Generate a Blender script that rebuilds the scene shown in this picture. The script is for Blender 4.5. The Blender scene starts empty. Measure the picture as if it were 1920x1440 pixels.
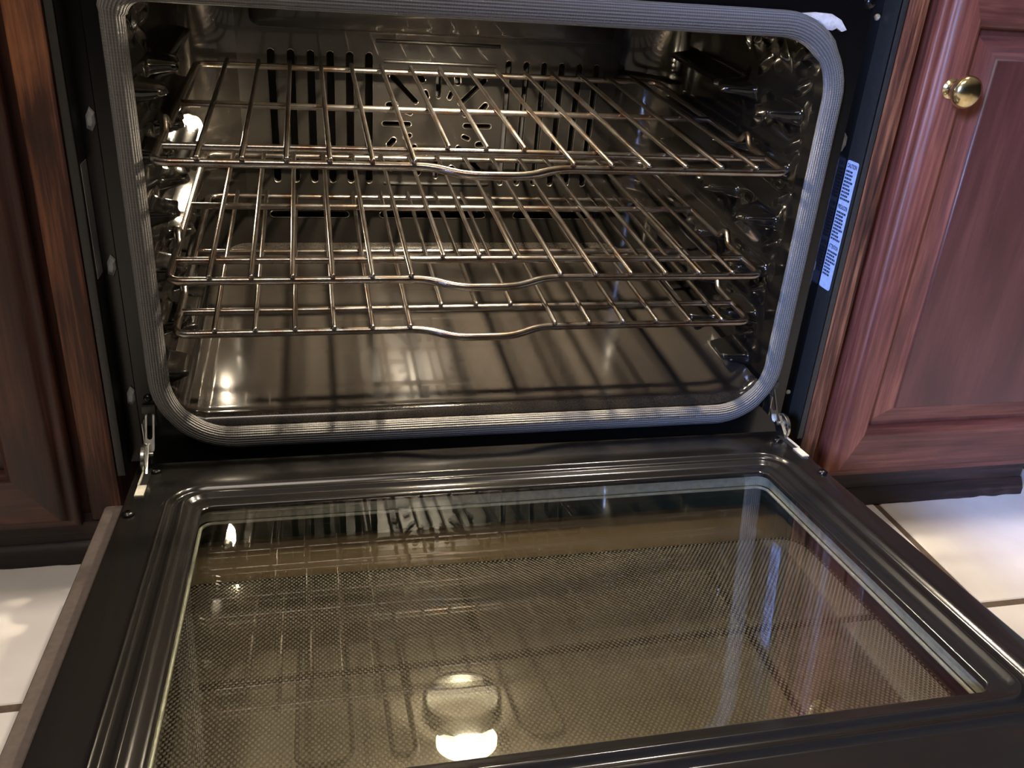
import bpy, bmesh, math, random
from mathutils import Vector, Matrix, noise
random.seed(7)
S = bpy.context.scene
COL = S.collection
PI = math.pi

# ------------------------------------------------------------------ camera
def setup_camera():
    cd = bpy.data.cameras.new('camera'); co = bpy.data.objects.new('camera', cd); COL.objects.link(co)
    r = Vector((0.9756853, -0.2093374, 0.0649313)); u = Vector((0.0359874, 0.4452410, 0.8946873))
    f = Vector((0.2162015, 0.8705965, -0.4419486))
    m = Matrix(((r.x, u.x, -f.x, -0.1686270), (r.y, u.y, -f.y, -0.8194397), (r.z, u.z, -f.z, 0.4727139), (0, 0, 0, 1)))
    co.matrix_world = m
    cd.sensor_fit = 'HORIZONTAL'; cd.sensor_width = 36.0; cd.lens = 1632.07 / 1920 * 36
    cd.clip_start = 0.02
    S.camera = co
setup_camera()

# ------------------------------------------------------------------ world, lights, exposure
wd = bpy.data.worlds.new('kitchen_air'); S.world = wd; wd.use_nodes = True
_nt = wd.node_tree; _bg = _nt.nodes['Background']
# warm lamplit room: bright ceiling overhead, dim towards the floor
_tc = _nt.nodes.new('ShaderNodeTexCoord'); _sp = _nt.nodes.new('ShaderNodeSeparateXYZ'); _cr = _nt.nodes.new('ShaderNodeValToRGB')
_nt.links.new(_tc.outputs['Generated'], _sp.inputs[0]); _nt.links.new(_sp.outputs['Z'], _cr.inputs['Fac']); _nt.links.new(_cr.outputs['Color'], _bg.inputs[0])
_cr.color_ramp.elements[0].position = 0.30; _cr.color_ramp.elements[0].color = (0.035, 0.030, 0.026, 1)
_cr.color_ramp.elements[1].position = 0.75; _cr.color_ramp.elements[1].color = (0.62, 0.53, 0.45, 1)
_bg.inputs[1].default_value = 0.30

def area(name, loc, target, sx, sy, power, color, spread=PI):
    l = bpy.data.lights.new(name, 'AREA'); l.shape = 'RECTANGLE'; l.size = sx; l.size_y = sy
    l.energy = power; l.color = color; l.spread = spread
    o = bpy.data.objects.new(name, l); COL.objects.link(o); o.location = loc
    d = Vector(target) - Vector(loc); o.rotation_euler = d.to_track_quat('-Z', 'Y').to_euler()
    return o
# bluish daylight from a window on the left, beyond the photographer
area('window_daylight', (-1.5, -2.0, 1.15), (0.78, -0.05, 0.12), 0.35, 0.45, 5.6, (0.36, 0.50, 1.0), math.radians(27))
# two small warm ceiling downlights standing almost straight above the worktop edge
area('downlight_left', (-0.75, -0.005, 2.25), (-0.75, -0.25, -0.13), 0.07, 0.07, 14, (1.0, 0.83, 0.66))
area('downlight_right', (0.75, -0.005, 2.25), (0.75, -0.25, -0.13), 0.07, 0.07, 30, (1.0, 0.86, 0.74))

# warm fill light added overhead to brighten the shaded floor
area('overhead_fill', (-0.35, -1.25, 2.3), (-0.2, -0.9, 0.0), 1.0, 0.5, 20, (1.0, 0.86, 0.73))

vs = S.view_settings
vs.view_transform = 'Standard'; vs.look = 'None'; vs.exposure = 0.0; vs.gamma = 1.0; vs.use_curve_mapping = False
cy = S.cycles
cy.use_denoising = True; cy.max_bounces = 10; cy.transparent_max_bounces = 16; cy.glossy_bounces = 6
cy.sample_clamp_indirect = 6.0; cy.caustics_reflective = False; cy.caustics_refractive = False

# ------------------------------------------------------------------ materials
def mat(name):
    m = bpy.data.materials.new(name); m.use_nodes = True
    nt = m.node_tree; b = nt.nodes['Principled BSDF']
    return m, nt, b
def link(nt, a, b): nt.links.new(a, b)
def simple(name, col, rough=0.4, metal=0.0, coat=0.0, bump=0.0, bscale=200, var=0.15, spec=0.5):
    m, nt, b = mat(name)
    b.inputs['Roughness'].default_value = rough; b.inputs['Metallic'].default_value = metal
    b.inputs['Coat Weight'].default_value = coat; b.inputs['Specular IOR Level'].default_value = spec
    tc = nt.nodes.new('ShaderNodeTexCoord'); n = nt.nodes.new('ShaderNodeTexNoise')
    n.inputs['Scale'].default_value = bscale; n.inputs['Detail'].default_value = 3
    link(nt, tc.outputs['Object'], n.inputs['Vector'])
    r = nt.nodes.new('ShaderNodeValToRGB')
    r.color_ramp.elements[0].color = tuple(c * (1 - var) for c in col) + (1,)
    r.color_ramp.elements[1].color = tuple(min(1, c * (1 + var)) for c in col) + (1,)
    r.color_ramp.elements[0].position = 0.3; r.color_ramp.elements[1].position = 0.7
    link(nt, n.outputs['Fac'], r.inputs['Fac']); link(nt, r.outputs['Color'], b.inputs['Base Color'])
    if bump:
        bp = nt.nodes.new('ShaderNodeBump'); bp.inputs['Strength'].default_value = bump; bp.inputs['Distance'].default_value = 0.0006
        link(nt, n.outputs['Fac'], bp.inputs['Height']); link(nt, bp.outputs['Normal'], b.inputs['Normal'])
    return m

def wood(name, axis, dark, mid, light, rough=0.52, worn=0.35, coat=0.05, lo=0.36, hi=0.66):
    m, nt, b = mat(name)
    tc = nt.nodes.new('ShaderNodeTexCoord'); geo = nt.nodes.new('ShaderNodeNewGeometry')
    mp = nt.nodes.new('ShaderNodeMapping')
    mp.inputs['Scale'].default_value = {'z': (130, 130, 5), 'x': (5, 130, 130)}[axis]
    link(nt, geo.outputs['Position'], mp.inputs['Vector'])
    n1 = nt.nodes.new('ShaderNodeTexNoise'); n1.inputs['Scale'].default_value = 1.6; n1.inputs['Detail'].default_value = 6; n1.inputs['Roughness'].default_value = 0.65; n1.inputs['Distortion'].default_value = 0.4
    link(nt, mp.outputs['Vector'], n1.inputs['Vector'])
    mp2 = nt.nodes.new('ShaderNodeMapping'); mp2.inputs['Scale'].default_value = {'z': (22, 22, 5), 'x': (5, 22, 22)}[axis]
    link(nt, geo.outputs['Position'], mp2.inputs['Vector'])
    n2 = nt.nodes.new('ShaderNodeTexNoise'); n2.inputs['Scale'].default_value = 1.0; n2.inputs['Detail'].default_value = 4; n2.inputs['Distortion'].default_value = 0.6
    link(nt, mp2.outputs['Vector'], n2.inputs['Vector'])
    mx = nt.nodes.new('ShaderNodeMath'); mx.operation = 'MULTIPLY_ADD'
    mx.inputs[1].default_value = 1 - worn; link(nt, n1.outputs['Fac'], mx.inputs[0])
    m3 = nt.nodes.new('ShaderNodeMath'); m3.operation = 'MULTIPLY'; m3.inputs[1].default_value = worn
    link(nt, n2.outputs['Fac'], m3.inputs[0]); link(nt, m3.outputs[0], mx.inputs[2])
    r = nt.nodes.new('ShaderNodeValToRGB'); e = r.color_ramp.elements
    e[0].position = lo; e[0].color = dark + (1,); e[1].position = hi; e[1].color = light + (1,)
    k = e.new(0.5); k.color = mid + (1,)
    link(nt, mx.outputs[0], r.inputs['Fac']); link(nt, r.outputs['Color'], b.inputs['Base Color'])
    b.inputs['Roughness'].default_value = rough; b.inputs['Coat Weight'].default_value = coat; b.inputs['Coat Roughness'].default_value = 0.25
    bp = nt.nodes.new('ShaderNodeBump'); bp.inputs['Strength'].default_value = 0.25; bp.inputs['Distance'].default_value = 0.0008
    link(nt, n1.outputs['Fac'], bp.inputs['Height']); link(nt, bp.outputs['Normal'], b.inputs['Normal'])
    return m

M = {}
M['wood_v'] = wood('mahogany_vertical', 'z', (0.072, 0.020, 0.013), (0.158, 0.044, 0.028), (0.31, 0.102, 0.058), worn=0.5)
M['wood_h'] = wood('mahogany_horizontal', 'x', (0.054, 0.015, 0.010), (0.105, 0.030, 0.020), (0.20, 0.066, 0.040), worn=0.5)
M['panel'] = wood('mahogany_panel', 'z', (0.058, 0.018, 0.013), (0.084, 0.025, 0.019), (0.125, 0.040, 0.029), worn=0.7, rough=0.42)
M['shade_v'] = wood('shaded_mahogany_vertical', 'z', (0.020, 0.006, 0.0045), (0.042, 0.013, 0.009), (0.10, 0.034, 0.020), worn=0.6)  # left cabinet's mahogany, shade put into the colour by darkening it
M['shade_h'] = wood('shaded_mahogany_horizontal', 'x', (0.020, 0.006, 0.0045), (0.042, 0.013, 0.009), (0.10, 0.034, 0.020), worn=0.6)
M['shade_panel'] = wood('shaded_mahogany_panel', 'z', (0.022, 0.008, 0.006), (0.034, 0.0115, 0.009), (0.058, 0.019, 0.014), worn=0.7, rough=0.5)
M['shade_strip'] = wood('shaded_worn_frame', 'z', (0.008, 0.003, 0.0025), (0.055, 0.016, 0.008), (0.30, 0.115, 0.05), worn=0.62, rough=0.55, coat=0.0)  # worn stile, also darkened in colour for the shaded left side
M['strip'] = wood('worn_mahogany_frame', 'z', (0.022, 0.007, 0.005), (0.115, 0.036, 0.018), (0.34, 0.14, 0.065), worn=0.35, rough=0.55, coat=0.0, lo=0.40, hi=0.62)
M['plinth'] = wood('dark_plinth', 'x', (0.006, 0.003, 0.003), (0.013, 0.006, 0.005), (0.050, 0.024, 0.020), worn=0.4, rough=0.6)
M['black'] = simple('black_enamel', (0.0035, 0.0034, 0.0033), 0.24, spec=0.4)
M['doorblack'] = simple('door_enamel', (0.010, 0.0093, 0.0085), 0.17, bscale=900, spec=0.42)
M['trim'] = simple('charcoal_trim', (0.022, 0.022, 0.020), 0.5)
M['flange'] = simple('brown_grey_metal', (0.105, 0.086, 0.077), 0.5, metal=0.3)
M['dark'] = simple('cavity_dark', (0.006, 0.006, 0.006), 0.8)
M['chrome'] = simple('zinc_plate', (0.50, 0.50, 0.46), 0.26, metal=1.0)
M['brightmetal'] = simple('galvanised_metal', (0.58, 0.58, 0.53), 0.55, metal=0.4)
M['greendark'] = simple('dark_green_spacer', (0.022, 0.034, 0.028), 0.4)
M['edge'] = simple('lit_slot_edge', (0.34, 0.31, 0.27), 0.25, metal=0.9)  # pale metal imitates light catching the slot rims
M['cream'] = simple('cream_metal', (0.75, 0.72, 0.58), 0.4, metal=0.2)
M['brass'] = simple('polished_brass', (0.80, 0.66, 0.36), 0.20, metal=1.0)
M['paper'] = simple('label_paper', (0.50, 0.60, 0.95), 0.5)
M['ink'] = simple('label_ink', (0.04, 0.045, 0.07), 0.6)
M['plate'] = simple('rating_plate_foil', (0.62, 0.63, 0.62), 0.35, metal=0.5)
M['greyclip'] = simple('grey_clip', (0.34, 0.345, 0.36), 0.35)
M['wool'] = simple('insulation_wool', (0.72, 0.70, 0.68), 0.95, bump=0.6, bscale=220)
M['element'] = simple('element_steel', (0.10, 0.09, 0.08), 0.42, metal=0.6)
M['counter'] = simple('worktop_stone', (0.30, 0.28, 0.26), 0.3, bscale=60, var=0.4)

def enamel(name, lo, hi, rough):
    m, nt, b = mat(name)
    geo = nt.nodes.new('ShaderNodeNewGeometry')
    n = nt.nodes.new('ShaderNodeTexNoise'); n.inputs['Scale'].default_value = 900; n.inputs['Detail'].default_value = 2
    link(nt, geo.outputs['Position'], n.inputs['Vector'])
    r = nt.nodes.new('ShaderNodeValToRGB'); e = r.color_ramp.elements
    e[0].position = 0.35; e[0].color = lo + (1,); e[1].position = 0.75; e[1].color = hi + (1,)
    link(nt, n.outputs['Fac'], r.inputs['Fac']); link(nt, r.outputs['Color'], b.inputs['Base Color'])
    b.inputs['Roughness'].default_value = rough; b.inputs['Specular IOR Level'].default_value = 0.4; b.inputs['Coat Weight'].default_value = 0.25; b.inputs['Coat Roughness'].default_value = 0.04
    bp = nt.nodes.new('ShaderNodeBump'); bp.inputs['Strength'].default_value = 0.02; bp.inputs['Distance'].default_value = 0.001
    n2 = nt.nodes.new('ShaderNodeTexNoise'); n2.inputs['Scale'].default_value = 60
    link(nt, geo.outputs['Position'], n2.inputs['Vector'])
    link(nt, n2.outputs['Fac'], bp.inputs['Height']); link(nt, bp.outputs['Normal'], b.inputs['Normal'])
    return m
M['enamel'] = enamel('shaded_wall_enamel', (0.004, 0.0035, 0.0029), (0.008, 0.0071, 0.0059), 0.15)  # walls and back darker than floor enamel, standing in for weaker lamp light
M['back_enamel'] = enamel('shaded_back_enamel', (0.004, 0.0035, 0.0029), (0.008, 0.0071, 0.0059), 0.29)
M['lit_ceiling'] = simple('lit_ceiling_tone', (0.36, 0.325, 0.26), 0.5, metal=0.2)  # ceiling colour lightened to look lamp-lit in the door glass
M['floor_enamel'] = enamel('speckled_floor_enamel', (0.012, 0.0100, 0.0084), (0.025, 0.0215, 0.0178), 0.15)

def rack_steel():
    m, nt, b = mat('rack_steel')
    geo = nt.nodes.new('ShaderNodeNewGeometry')
    n = nt.nodes.new('ShaderNodeTexNoise'); n.inputs['Scale'].default_value = 45; n.inputs['Detail'].default_value = 5
    link(nt, geo.outputs['Position'], n.inputs['Vector'])
    r = nt.nodes.new('ShaderNodeValToRGB'); e = r.color_ramp.elements
    e[0].position = 0.40; e[0].color = (0.30, 0.285, 0.265, 1); e[1].position = 0.68; e[1].color = (0.20, 0.135, 0.095, 1)
    link(nt, n.outputs['Fac'], r.inputs['Fac']); link(nt, r.outputs['Color'], b.inputs['Base Color'])
    b.inputs['Metallic'].default_value = 1.0; b.inputs['Roughness'].default_value = 0.25
    n2 = nt.nodes.new('ShaderNodeTexNoise'); n2.inputs['Scale'].default_value = 700
    link(nt, geo.outputs['Position'], n2.inputs['Vector'])
    bp = nt.nodes.new('ShaderNodeBump'); bp.inputs['Strength'].default_value = 0.3; bp.inputs['Distance'].default_value = 0.0004
    link(nt, n2.outputs['Fac'], bp.inputs['Height']); link(nt, bp.outputs['Normal'], b.inputs['Normal'])
    return m
M['rack'] = rack_steel()

def gasket_mat():
    m, nt, b = mat('woven_gasket')
    uv = nt.nodes.new('ShaderNodeUVMap'); sp = nt.nodes.new('ShaderNodeSeparateXYZ')
    link(nt, uv.outputs['UV'], sp.inputs[0])
    def wave(sock, k):
        a = nt.nodes.new('ShaderNodeMath'); a.operation = 'MULTIPLY'; a.inputs[1].default_value = k; link(nt, sock, a.inputs[0])
        s = nt.nodes.new('ShaderNodeMath'); s.operation = 'SINE'; link(nt, a.outputs[0], s.inputs[0]); return s.outputs[0]
    w1 = wave(sp.outputs['Y'], 2 * PI * 26); w2 = wave(sp.outputs['X'], 2 * PI * 420)
    ad = nt.nodes.new('ShaderNodeMath'); ad.operation = 'MULTIPLY_ADD'; ad.inputs[1].default_value = 0.2
    link(nt, w2, ad.inputs[0]); link(nt, w1, ad.inputs[2])
    bp = nt.nodes.new('ShaderNodeBump'); bp.inputs['Strength'].default_value = 0.8; bp.inputs['Distance'].default_value = 0.0009
    link(nt, ad.outputs[0], bp.inputs['Height']); link(nt, bp.outputs['Normal'], b.inputs['Normal'])
    r = nt.nodes.new('ShaderNodeValToRGB'); e = r.color_ramp.elements
    e[0].position = 0.1; e[0].color = (0.085, 0.083, 0.080, 1); e[1].position = 0.9; e[1].color = (0.20, 0.195, 0.185, 1)
    mr = nt.nodes.new('ShaderNodeMapRange'); mr.inputs['From Min'].default_value = -1.3; mr.inputs['From Max'].default_value = 1.3
    link(nt, ad.outputs[0], mr.inputs['Value']); link(nt, mr.outputs[0], r.inputs['Fac']); link(nt, r.outputs['Color'], b.inputs['Base Color'])
    b.inputs['Roughness'].default_value = 0.6; b.inputs['Sheen Weight'].default_value = 0.2
    return m
M['gasket'] = gasket_mat()

def thin_glass(name, tint, ior, rough=0.012):
    m = bpy.data.materials.new(name); m.use_nodes = True; nt = m.node_tree; nt.nodes.clear()
    out = nt.nodes.new('ShaderNodeOutputMaterial'); mx = nt.nodes.new('ShaderNodeMixShader')
    tr = nt.nodes.new('ShaderNodeBsdfTransparent'); tr.inputs['Color'].default_value = tint + (1,)
    gl = nt.nodes.new('ShaderNodeBsdfGlossy'); gl.inputs['Roughness'].default_value = rough
    # Schlick reflectance, the same from both faces of the pane
    r0 = ((ior - 1) / (ior + 1)) ** 2
    lw = nt.nodes.new('ShaderNodeLayerWeight'); lw.inputs['Blend'].default_value = 0.5
    pw_ = nt.nodes.new('ShaderNodeMath'); pw_.operation = 'POWER'; pw_.inputs[1].default_value = 5.0; link(nt, lw.outputs['Facing'], pw_.inputs[0])
    fr = nt.nodes.new('ShaderNodeMath'); fr.operation = 'MULTIPLY_ADD'; fr.inputs[1].default_value = 1 - r0; fr.inputs[2].default_value = r0
    link(nt, pw_.outputs[0], fr.inputs[0])
    link(nt, fr.outputs[0], mx.inputs[0]); link(nt, tr.outputs[0], mx.inputs[1]); link(nt, gl.outputs[0], mx.inputs[2])
    link(nt, mx.outputs[0], out.inputs['Surface'])
    return m, nt, out, mx
M['glass'] = thin_glass('clear_oven_glass', (0.94, 0.95, 0.90), 2.5)[0]

def frit_glass(cxw, hw, cs, hs, rad):
    """tinted pane with an opaque dark border and a window of printed dots (object coordinates, metres)"""
    m, nt, out, mx = thin_glass('dotted_door_glass', (0.88, 0.84, 0.79), 1.8)
    tc = nt.nodes.new('ShaderNodeTexCoord'); sp = nt.nodes.new('ShaderNodeSeparateXYZ'); link(nt, tc.outputs['Object'], sp.inputs[0])
    def math1(op, a, b=None, c=None):
        n = nt.nodes.new('ShaderNodeMath'); n.operation = op
        for i, v in enumerate((a, b, c)):
            if v is None: continue
            if isinstance(v, (int, float)): n.inputs[i].default_value = v
            else: link(nt, v, n.inputs[i])
        return n.outputs[0]
    x = math1('SUBTRACT', sp.outputs['X'], cxw); y = math1('SUBTRACT', sp.outputs['Y'], cs)
    qx = math1('MAXIMUM', math1('SUBTRACT', math1('ABSOLUTE', x), hw - rad), 0.0)
    qy = math1('MAXIMUM', math1('SUBTRACT', math1('ABSOLUTE', y), hs - rad), 0.0)
    d = math1('SQRT', math1('ADD', math1('MULTIPLY', qx, qx), math1('MULTIPLY', qy, qy)))
    outside = math1('GREATER_THAN', d, rad)
    p = 0.0042
    sx = math1('SINE', math1('MULTIPLY', x, 2 * PI / p)); sy = math1('SINE', math1('MULTIPLY', y, 2 * PI / p * 0.8))
    dots = math1('GREATER_THAN', math1('MULTIPLY', sx, sy), 0.14)
    fac = math1('MAXIMUM', outside, dots)
    b = nt.nodes.new('ShaderNodeBsdfPrincipled'); b.inputs['Roughness'].default_value = 0.08
    mc = nt.nodes.new('ShaderNodeMix'); mc.data_type = 'RGBA'
    mc.inputs[6].default_value = (0.20, 0.175, 0.155, 1); mc.inputs[7].default_value = (0.085, 0.062, 0.042, 1)
    link(nt, outside, mc.inputs[0]); link(nt, mc.outputs[2], b.inputs['Base Color'])
    m2 = nt.nodes.new('ShaderNodeMixShader'); link(nt, fac, m2.inputs[0]); link(nt, mx.outputs[0], m2.inputs[1]); link(nt, b.outputs[0], m2.inputs[2])
    link(nt, m2.outputs[0], out.inputs['Surface'])
    return m

def emit(name, col, strength):
    m = bpy.data.materials.new(name); m.use_nodes = True; nt = m.node_tree; nt.nodes.clear()
    out = nt.nodes.new('ShaderNodeOutputMaterial'); e = nt.nodes.new('ShaderNodeEmission')
    e.inputs[0].default_value = col + (1,); e.inputs[1].default_value = strength
    link(nt, e.outputs[0], out.inputs['Surface']); return m
M['bulb_top'] = emit('ceiling_bulb_glow', (1.0, 0.84, 0.62), 6500)
M['lens'] = emit('frosted_lens_glow', (1.0, 0.86, 0.62), 22)
M['bulb_side'] = emit('side_bulb_glow', (1.0, 0.82, 0.58), 330)

def tile_mat():
    m, nt, b = mat('white_floor_tile')
    geo = nt.nodes.new('ShaderNodeNewGeometry')
    n = nt.nodes.new('ShaderNodeTexNoise'); n.inputs['Scale'].default_value = 14; n.inputs['Detail'].default_value = 6
    link(nt, geo.outputs['Position'], n.inputs['Vector'])
    r = nt.nodes.new('ShaderNodeValToRGB'); e = r.color_ramp.elements
    e[0].position = 0.3; e[0].color = (0.66, 0.63, 0.60, 1); e[1].position = 0.7; e[1].color = (0.76, 0.74, 0.71, 1)
    link(nt, n.outputs['Fac'], r.inputs['Fac']); link(nt, r.outputs['Color'], b.inputs['Base Color'])
    b.inputs['Roughness'].default_value = 0.55
    bp = nt.nodes.new('ShaderNodeBump'); bp.inputs['Strength'].default_value = 0.12; bp.inputs['Distance'].default_value = 0.002
    link(nt, n.outputs['Fac'], bp.inputs['Height']); link(nt, bp.outputs['Normal'], b.inputs['Normal'])
    return m
M['tile'] = tile_mat()
M['grout'] = simple('brown_grout', (0.10, 0.072, 0.052), 0.9)

# ------------------------------------------------------------------ object helpers
WO = {}
def obj(name, bm, materials, parent=None, label=None, smooth=True, angle=40, center=None):
    if not isinstance(materials, (list, tuple)): materials = [materials]
    bmesh.ops.recalc_face_normals(bm, faces=bm.faces)
    co = [v.co for v in bm.verts]
    lo = Vector((min(c.x for c in co), min(c.y for c in co), min(c.z for c in co)))
    hi = Vector((max(c.x for c in co), max(c.y for c in co), max(c.z for c in co)))
    c = Vector(center) if center is not None else (lo + hi) / 2
    bmesh.ops.translate(bm, verts=bm.verts, vec=-c)
    me = bpy.data.meshes.new(name); bm.to_mesh(me); bm.free()
    for mm in materials: me.materials.append(mm)
    o = bpy.data.objects.new(name, me); COL.objects.link(o)
    if smooth:
        for p in me.polygons: p.use_smooth = True
        me.set_sharp_from_angle(angle=math.radians(angle))
    pw = Vector((0, 0, 0))
    if parent is not None:
        o.parent = parent; pw = WO[parent.name]
    o.location = c - pw; WO[o.name] = c
    if label: o['label'] = label
    return o
def root(name, label, cat, loc, group=None, rot=None):
    o = bpy.data.objects.new(name, None); COL.objects.link(o); o.location = loc
    o.empty_display_size = 0.05
    o['label'] = label; o['category'] = cat
    if group: o['group'] = group
    if rot: o.rotation_euler = rot; WO[o.name] = Vector((0, 0, 0))
    else: WO[o.name] = Vector(loc)
    return o

def box(bm, x0, x1, y0, y1, z0, z1, bev=0.0, seg=2, mi=0):
    r = bmesh.ops.create_cube(bm, size=1.0)
    vs_ = r['verts']
    for v in vs_:
        v.co = Vector((x0 + (v.co.x + .5) * (x1 - x0), y0 + (v.co.y + .5) * (y1 - y0), z0 + (v.co.z + .5) * (z1 - z0)))
    fs = set(f for v in vs_ for f in v.link_faces)
    for f in fs: f.material_index = mi
    if bev > 0:
        es = set(e for v in vs_ for e in v.link_edges)
        bmesh.ops.bevel(bm, geom=list(es), offset=bev, segments=seg, profile=0.5, affect='EDGES')

def rr(a0, a1, b0, b1, r, n=8):
    r = max(r, 1e-5); pts = []
    for (ca, cb, s) in ((a1 - r, b1 - r, 0), (a0 + r, b1 - r, 90), (a0 + r, b0 + r, 180), (a1 - r, b0 + r, 270)):
        for i in range(n + 1):
            t = math.radians(s + 90 * i / n); pts.append((ca + r * math.cos(t), cb + r * math.sin(t)))
    return pts
def rr4(a0, a1, b0, b1, rs, n=8):
    """rounded rectangle with its own radius at each corner: top right, top left, bottom left, bottom right"""
    pts = []
    for (ca, cb, sa, sb, s), r in zip(((a1, b1, -1, -1, 0), (a0, b1, 1, -1, 90), (a0, b0, 1, 1, 180), (a1, b0, -1, 1, 270)), rs):
        for i in range(n + 1):
            t = math.radians(s + 90 * i / n); pts.append((ca + sa * r + r * math.cos(t), cb + sb * r + r * math.sin(t)))
    return pts
def loft(bm, loops, cap0=False, cap1=False, closed=True, mi=0):
    rings = [[bm.verts.new(p) for p in l] for l in loops]
    n = len(rings[0])
    for a, b in zip(rings[:-1], rings[1:]):
        for i in range(n if closed else n - 1):
            j = (i + 1) % n
            f = bm.faces.new((a[i], a[j], b[j], b[i])); f.material_index = mi
    if cap0: bm.faces.new(rings[0]).material_index = mi
    if cap1: bm.faces.new(rings[-1]).material_index = mi
    return rings
def tube(bm, pts, r, n=10, closed=False, cap=True, rs=None, uv=None, squash=None, roundcap=False):
    pts = [Vector(p) for p in pts]
    if roundcap and not closed:
        d0 = (pts[0] - pts[1]).normalized(); d1 = (pts[-1] - pts[-2]).normalized()
        a = [pts[0] + d0 * r * math.sin(t) for t in (1.35, 0.9, 0.45)]; b = [pts[-1] + d1 * r * math.sin(t) for t in (0.45, 0.9, 1.35)]
        rs = [r * math.cos(t) for t in (1.35, 0.9, 0.45)] + (rs or [r] * len(pts)) + [r * math.cos(t) for t in (0.45, 0.9, 1.35)]
        pts = a + pts + b
    N = len(pts); rings = []
    nrm = None; L = 0; us = []
    for i in range(N):
        if closed: t = pts[(i + 1) % N] - pts[i - 1]
        else: t = pts[min(i + 1, N - 1)] - pts[max(i - 1, 0)]
        t.normalize()
        if nrm is None:
            ref = Vector((0, 1, 0)) if abs(t.y) < 0.9 else Vector((0, 0, 1))
            nrm = (ref - t * ref.dot(t)).normalized()
        else: nrm = (nrm - t * nrm.dot(t)).normalized()
        bn = t.cross(nrm); rad = rs[i] if rs else r
        sq = squash or (1, 1)
        rings.append([bm.verts.new(pts[i] + nrm * rad * sq[0] * math.cos(2 * PI * k / n) + bn * rad * sq[1] * math.sin(2 * PI * k / n)) for k in range(n)])
        if i: L += (pts[i] - pts[i - 1]).length
        us.append(L)
    ul = bm.loops.layers.uv.verify() if uv else None
    for i in range(N if closed else N - 1):
        a, b = rings[i], rings[(i + 1) % N]
        u0 = us[i]; u1 = us[i + 1] if i + 1 < N else L + (pts[0] - pts[-1]).length
        for k in range(n):
            j = (k + 1) % n
            f = bm.faces.new((a[k], a[j], b[j], b[k]))
            if uv:
                for lp, (uu, vv) in zip(f.loops, ((u0, k / n), (u0, (k + 1) / n), (u1, (k + 1) / n), (u1, k / n))): lp[ul].uv = (uu, vv)
    if cap and not closed:
        bm.faces.new(rings[0]); bm.faces.new(rings[-1])
def lathe(bm, prof, origin, axis, n=24, cap=True):
    axis = Vector(axis).normalized(); ref = Vector((0, 0, 1)) if abs(axis.z) < 0.9 else Vector((1, 0, 0))
    a = axis.cross(ref).normalized(); b = axis.cross(a); o = Vector(origin)
    loft(bm, [[o + axis * h + a * r * math.cos(2 * PI * k / n) + b * r * math.sin(2 * PI * k / n) for k in range(n)] for r, h in prof], cap, cap)
def smooth_path(pts, rad, n=6):
    """polyline with its inner corners rounded"""
    pts = [Vector(p) for p in pts]; out = [pts[0]]
    for i in range(1, len(pts) - 1):
        a, b, c = pts[i - 1], pts[i], pts[i + 1]
        d = min(rad, (a - b).length * .49, (c - b).length * .49)
        p = b + (a - b).normalized() * d; q = b + (c - b).normalized() * d
        for k in range(n + 1):
            t = k / n; out.append(p * (1 - t) ** 2 + b * 2 * t * (1 - t) + q * t * t)
    out.append(pts[-1]); return out

# oven cavity frame C (rack planes level in C); world = RX * C
KF = 0.0882244
ANG = math.atan(KF)
RX = Matrix.Rotation(ANG, 3, 'X')
def W(p): return RX @ Vector(p)
def toworld(bm): bmesh.ops.transform(bm, matrix=RX.to_4x4(), verts=bm.verts)

# ------------------------------------------------------------------ FLOOR (structure)
FZ = -0.13
def build_floor():
    bm = bmesh.new(); P = 0.276; g = 0.0085
    box(bm, -2.4, 2.4, -2.7, 0.62, FZ - 0.03, FZ - 0.0015, mi=1)
    x = 0.526 - 11 * P
    while x < 2.3:
        y = -0.206 - 9 * P
        while y < 0.36:
            box(bm, x + g / 2, x + P - g / 2, y + g / 2, y + P - g / 2, FZ - 0.02, FZ, bev=0.0015, seg=1)
            y += P
        x += P
    o = obj('floor', bm, [M['tile'], M['grout']]); o['kind'] = 'structure'; o['label'] = 'white square tile floor with brown grout'
build_floor()

bm = bmesh.new(); box(bm, -2.4, 2.4, 0.625, 0.70, FZ, 2.45)
_w = obj('wall_back', bm, simple('cream_wall_paint', (0.60, 0.56, 0.50), 0.8)); _w['kind'] = 'structure'; _w['label'] = 'plain cream wall behind the cabinets'

# ------------------------------------------------------------------ WORKTOP above the cabinets
bm = bmesh.new(); box(bm, -1.3, 1.5, -0.044, 0.62, 0.742, 0.78, bev=0.006)
wt = obj('worktop', bm, M['counter']); wt['label'] = 'grey stone worktop lying across the cabinets above the oven'; wt['category'] = 'worktop'

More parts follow.
